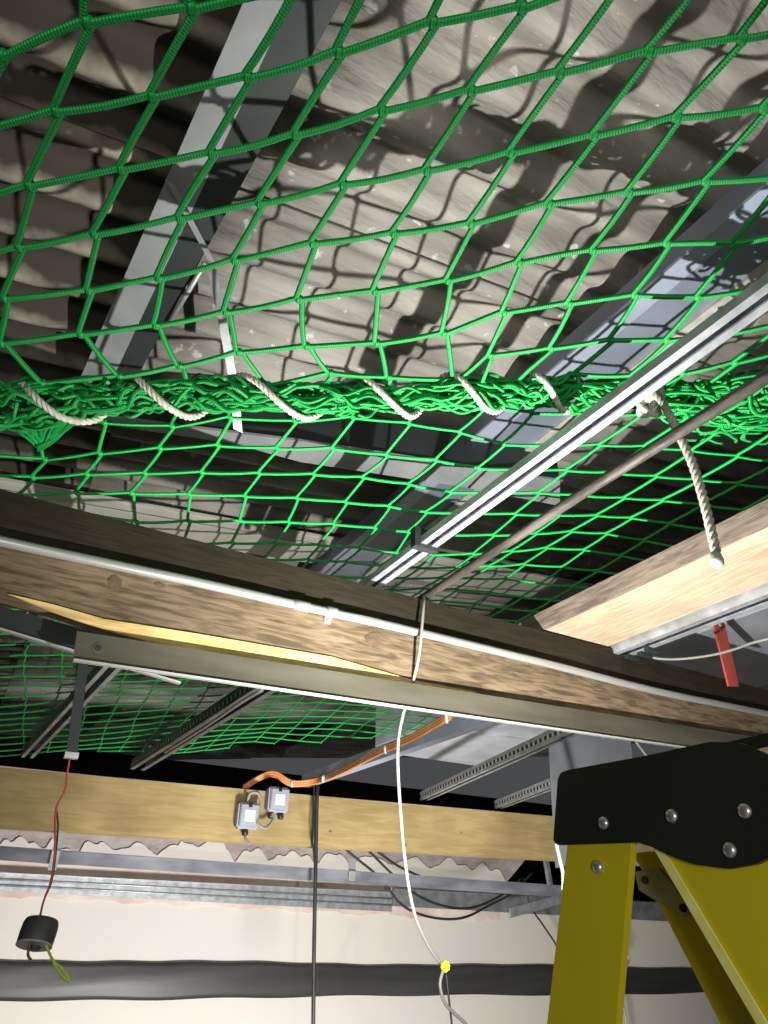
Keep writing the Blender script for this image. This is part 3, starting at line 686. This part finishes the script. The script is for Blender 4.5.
c2 = jbox(277.5, 800, 'upper right pale grey junction box on the ledger, with white label', [-.03, .024])
o = tube('link_cable', [lyp((247, 804), .03), lyp((250, 794), .05), lyp((257, 793), .055), lyp((261, 801), .05), lyp((258, 815), .05), lyp((258, 824), .06), lyp((266, 828), .06), lyp((273, 820), .05), lyp((272, 813), .04)], .0075, WHITE_CABLE); tag(o, 'short white looping cable joining the two junction boxes', 'cable')
o = tube('cable_stub', [c1+Vector((-.004, 0, -.08)), c1+Vector((0, -.01, -.105)), c1+Vector((.016, -.02, -.125))], .006, WHITE_CABLE); tag(o, 'white cable stub below the lower left junction box', 'cable')
# orange cables along the angle
oc = thing('orange_cable', at_y((300, 780), 3.4), 'bundle of orange cables tied along the steel, rising right from the ledger', 'cable')
op = [((242, 789), 3.66), ((262, 777), 3.6), ((275, 775), 3.55), ((292, 784), 3.5), ((318, 781), 3.42), ((345, 770), 3.0), ((380, 752), 2.6), ((412, 738), 2.3), ((450, 716), 1.95)]
for k in range(3):
    off = Vector((0, -.006*k, .010*k-.008)); tube('strand', [at_y(p, y)+off for p, y in op], .0065, ORANGE, oc, 8)
for p, y in (((292, 784), 3.5), ((323, 779), 3.3), ((385, 750), 2.55), ((446, 719), 1.98)):
    c = at_y(p, y); lathe('cable_tie', c+Vector((-.005, -.003, 0)), (1, -.8, .1), [(.017, 0), (.018, .003), (.017, .009)], LABELW, oc, 12)
# black vertical cables
o = tube('black_cable', [lyp((318, 786), .03), lyp((317, 800), .06), lyp((316, 850), .06), lyp((314, 950), .06), lyp((313, 1060), .06)], .0095, BLACKWIRE); tag(o, 'black cable hanging straight down over the ledger middle', 'cable')
o = tube('thin_black_cable', [lyp((314, 786), .03), lyp((314, 802), .05), lyp((313.5, 846), .05), at_y((314, 858), LY+.2), at_y((316, 880), LY+.35)], .005, BLACKWIRE); tag(o, 'thinner black cable against the first, ending behind the strip', 'cable')
for pts_, lb in (([(344, 848), (356, 858), (380, 878), (402, 905), (430, 917), (462, 918), (490, 905), (512, 893), (533, 872)], 'lowest loose black cable sagging below the ledger'),
                 ([(368, 850), (390, 872), (412, 892), (440, 905), (470, 908), (500, 896), (522, 878)], 'middle loose black cable sagging below the ledger'),
                 ([(378, 852), (398, 866), (425, 878), (450, 884)], 'shortest loose black cable under the ledger')):
    o = tube('loose_black_cable', [at_y(p, 4.1) for p in pts_], .0075, BLACKWIRE); tag(o, lb, 'cable')
o = tube('thin_wall_wire', [at_y(p, 4.3) for p in [(524, 878), (530, 905), (543, 925), (556, 945), (560, 960)]], .006, BLACKWIRE); tag(o, 'thin dark wire curving down the wall beside the yellow ladder', 'cable')
o = tube('thin_wall_wire', [at_y(p, 4.3) for p in [(618, 935), (629, 958), (624, 968), (619, 980), (626, 1020), (630, 1050)]], .006, GALV_DULL); tag(o, 'thin grey wire kinked on the wall between the ladder rails', 'cable')
# red wire and black cup
cy = 1.92
rw = thing('red_wire', at_y((70, 757), cy), 'thin red wire hanging from the dark bar to the black cup', 'wire')
tube('red_core', [at_y(p, cy) for p in [(70, 757), (67, 775), (65, 790), (57, 806), (55, 822), (55, 850), (51, 880), (44, 900), (40, 916)]], .0024, REDWIRE, rw)
tube('black_core', [at_y(p, cy+.006) for p in [(56, 808), (58, 825), (56, 850), (52, 880), (44, 900), (40, 916)]], .0022, BLACKWIRE, rw)
cup = thing('ceiling_rose', at_y((38, 933), cy), 'round dark plastic ceiling rose hanging on the red wire', 'ceiling rose')
c = at_y((38.5, 932), cy); ax = Vector((.14, .27, 1)).normalized()
rr_ = .0385
lathe('housing', c, ax, [(rr_*.92, -.026), (rr_*.98, -.022), (rr_*1.0, -.006), (rr_*.98, .014), (rr_*.90, .023), (rr_*.5, .027), (.003, .0275)], CUP, cup, 32)
lathe('base_ring', c-ax*.026, ax, [(rr_*.99, -.002), (rr_*.99, .002), (rr_*.93, .0025), (rr_*.93, -.0015)], mat('pale_rim', (.45, .45, .43), None, .6), cup, 32)
lathe('terminal_block', c-ax*.030+Vector((.002, 0, 0)), ax, [(.010, -.006), (.014, -.003), (.014, .006)], CUP, cup, 12)
tube('earth_wire', [at_y(p, cy-.03) for p in [(44, 938), (48, 950), (54, 962), (62, 968), (69, 979), (67, 981), (60, 973), (53, 962)]], .0028, EARTH, cup)
tube('brown_wire', [at_y(p, cy-.03) for p in [(31, 940), (29, 948), (28, 955), (31, 960)]], .0028, mat('brown_wire', (.2, .09, .06), None, .5), cup)
# struts by the broken wall corner
o = sweep('steel_strut', [(-.015, -.015), (.015, -.015), (.015, .015), (-.015, .015)], at_y((544, 850), 4.3), at_y((551, 890), 4.3), GALV_DULL); tag(o, 'small upright steel strut between ledger and strip by the ladder', 'strut')
o = sweep('steel_strut', [(-.03, -.008), (.03, -.008), (.03, .008), (-.03, .008)], at_y((510, 913), 4.3), at_y((575, 895), 4.3), GALV, ux=(0, 0, 1), uz=(0, 1, 0)); tag(o, 'pale slanting steel strip end beside the left ladder rail', 'strut')
# cables at right
o = tube('grey_cable', [at_y(p, y) for p, y in (((640, 652), 1.3), ((655, 658), 1.25), ((680, 659), 1.2), ((712, 655), 1.12), ((735, 649), 1.05), ((755, 642), .98), ((790, 634), .9))], .0038, WHITE_CABLE); tag(o, 'white cable sagging in front of the duct and red hanger', 'cable')
o = tube('thin_cable', [at_y((636, 742), 1.5), at_y((645, 754), 1.5), at_y((656, 768), 1.5), at_y((668, 790), 1.5)], .0035, WHITE_CABLE); tag(o, 'thin white cable slanting down behind the ladder cap top', 'cable')
# black drip-like cable edge behind the left ladder rail
o = tube('white_hose', [at_y(p, 1.2) for p in [(556, 836), (557, 846), (560, 860), (563, 874), (563, 890)]], .004, WHITE_CABLE); tag(o, 'pale cable just showing left of the black ladder cap', 'cable')

# ================================================================ THE STEPLADDER
LX = .585
def lx(p, d=0): return at_x(p, LX+d)
def yz(x, y, h): return w(x, y, h)
lad = thing('step_ladder', w(.8, .5, -EYE), 'yellow fibreglass stepladder with a black riveted top cap, lower right', 'ladder')
# cap: side cheek traced as a rounded profile in the ladder's side plane
cap = [(.598, .147), (.592, .153), (.58, .1535), (.48, .150), (.40, .1495), (.37, .143), (.348, .128), (.335, .10), (.337, .075), (.352, .058), (.385, .049), (.41, .047), (.44, .052), (.463, .060), (.484, .071), (.50, .0745), (.612, .081), (.616, .086)]
W_ = .42
def cheek(x0, x1, nm='side_cheek'):
    bm = bmesh.new(); add_prism(bm, [yz(x0, a, b) for a, b in cap], (x1-x0, 0, 0))
    bmesh.ops.bevel(bm, geom=bm.edges[:], offset=.0015, segments=2, affect='EDGES', clamp_overlap=True)
    return link(nm, bm, BLACKP, capo)
capb = bmesh.new(); add_box(capb, yz(LX+.008, .345, .138), yz(LX+W_-.008, .594, .149))
capo = link('top_cap', capb, BLACKP, lad)
cheek(LX-.006, LX+.004); cheek(LX+W_-.004, LX+W_+.006)
for p in ((604, 823), (672, 816), (745, 811), (730, 850)):
    c = lx(p, -.0055); rivet(c, (-1, 0, 0), .0062, capo)
# rails (channel section, web outwards), down to the floor
def rail(x, face, y0a, y1a, ha, y0b, y1b, hb, nm, m=YELLOW, fl=.012):
    """outer web between two edges, flanges turned inwards; extended to the floor"""
    k = (-EYE-ha)/(hb-ha); y0c, y1c = y0a+(y0b-y0a)*k, y1a+(y1b-y1a)*k
    bm = bmesh.new(); s = face; th = .0035*s; f = fl*s
    for (pa, pc, wdt) in (((y0a, y1a), (y0c, y1c), 0),):
        add_prism(bm, [yz(x, y0a, ha), yz(x, y1a, ha), yz(x, y1c, -EYE), yz(x, y0c, -EYE)], (th, 0, 0))
    for ya, yc, d in ((y0a, y0c, .004), (y1a, y1c, -.004)):
        add_prism(bm, [yz(x+th, ya, ha), yz(x+th, ya+d, ha), yz(x+th, yc+d, -EYE), yz(x+th, yc, -EYE)], (f, 0, 0))
    return link(nm, bm, m, lad)
for x, s in ((LX, 1), (LX+W_, -1)):
    rail(x, s, .508, .597, .088, .566, .657, -.0755, 'rear_rail', fl=.005)
    rail(x+.002*s, s, .375, .487, .072, .307, .4185, -.057, 'front_rail')
rail(LX+.075, 1, .500, .578, .075, .450, .528, -.03, 'inner_rail', fl=.006)
k_ = (-EYE-.069)/(-.128)
prism('lit_edge_strip', [yz(LX-.001, .478, .072), yz(LX-.001, .488, .072), yz(LX-.001, .488-.0685*k_, -EYE), yz(LX-.001, .478-.0685*k_, -EYE)], (.002, 0, 0), mat('lit_yellow_edge', (.80, .74, .15), (.9, .86, .35), .5, 0, 60), lad)  # added strip, its pale colour stands for light along the rail edge
c = lx((598, 867), -.001); rivet(c, (-1, 0, 0), .0062, lad)
# bracket plate on the inner rail
X2 = LX+.0745
bp_ = [at_x(p, X2) for p in [(636, 872), (660, 868), (690, 905), (687, 917), (678, 914), (640, 890)]]
br_ = prism('hinge_plate', bp_, (-.002, 0, 0), PLATE, lad)
for p in ((645, 880), (683, 908)): rivet(at_x(p, X2-.003), (-1, 0, 0), .004, br_, STEEL_DARK, 'bolt')
for h in (-.35, -.65, -.95, -1.25, -1.52):               # treads between the front rails
    k = (h-.072)/(-.129); ya = .375-.068*k
    box('tread', yz(LX+.006, ya+.004, h), yz(LX+W_-.006, ya+.105, h+.025), ALU, lad, .003)
for y0, y1, nm in ((.375, .487, 'front'), (.508, .597, 'rear')): pass
for x in (LX, LX+W_-.03):
    k = (-EYE-.072)/(-.129); ya = .375-.068*k; box('foot', yz(x-.004, ya-.005, -EYE), yz(x+.036, ya+.118, -EYE+.04), BLACKP, lad)
    k = (-EYE-.088)/(-.1635); yb = .508+.058*k; box('foot', yz(x-.004, yb-.005, -EYE), yz(x+.036, yb+.097, -EYE+.04), BLACKP, lad)

# ================================================================ LIGHT AND CAMERA
def lamp(name, loc, power, size, col):
    l = bpy.data.lights.new(name, 'POINT'); l.energy = power; l.shadow_soft_size = size; l.color = col
    o = bpy.data.objects.new(name, l); C.objects.link(o); o.location = loc; return o
l = bpy.data.lights.new('work_lamp', 'SPOT'); l.energy = 165; l.spot_size = math.radians(158); l.spot_blend = 1; l.shadow_soft_size = .006; l.color = (1, .985, .94)
o = bpy.data.objects.new('work_lamp', l); C.objects.link(o); o.location = w(.68, .765, -.08)
o.rotation_euler = Vector((.33, .38, .86)).to_track_quat('-Z', 'Y').to_euler()
wd = bpy.data.worlds.new('World'); bpy.context.scene.world = wd; wd.use_nodes = True
wd.node_tree.nodes['Background'].inputs[0].default_value = (.9, .95, 1, 1); wd.node_tree.nodes['Background'].inputs[1].default_value = .07
lamp('added_fill', w(-.6, -1.2, -.1), 72, .25, (1, .97, .9))  # added fill from behind the camera, no known bulb there
l = bpy.data.lights.new('added_wall_fill', 'SPOT'); l.energy = 400; l.spot_size = math.radians(115); l.spot_blend = .6; l.shadow_soft_size = .2; l.color = (1, .985, .95)  # added unseen spot that brightens the wall, no known lamp
o = bpy.data.objects.new('added_wall_fill', l); C.objects.link(o); o.location = w(1.5, 1.9, -1.1)
o.rotation_euler = (Vector((2.3, WY, -.25+EYE))-o.location).to_track_quat('-Z', 'Y').to_euler()
cam = bpy.data.cameras.new('Camera'); co = bpy.data.objects.new('Camera', cam); C.objects.link(co)
cam.sensor_fit = 'VERTICAL'; cam.sensor_height = 36; cam.lens = F/1024*36; cam.clip_start = .02
co.matrix_world = Matrix.Translation(O) @ R.to_4x4()
sc = bpy.context.scene; sc.camera = co
sc.view_settings.view_transform = 'Standard'; sc.view_settings.look = 'None'; sc.view_settings.gamma = 1; sc.view_settings.use_curve_mapping = False
sc.view_settings.exposure = 0
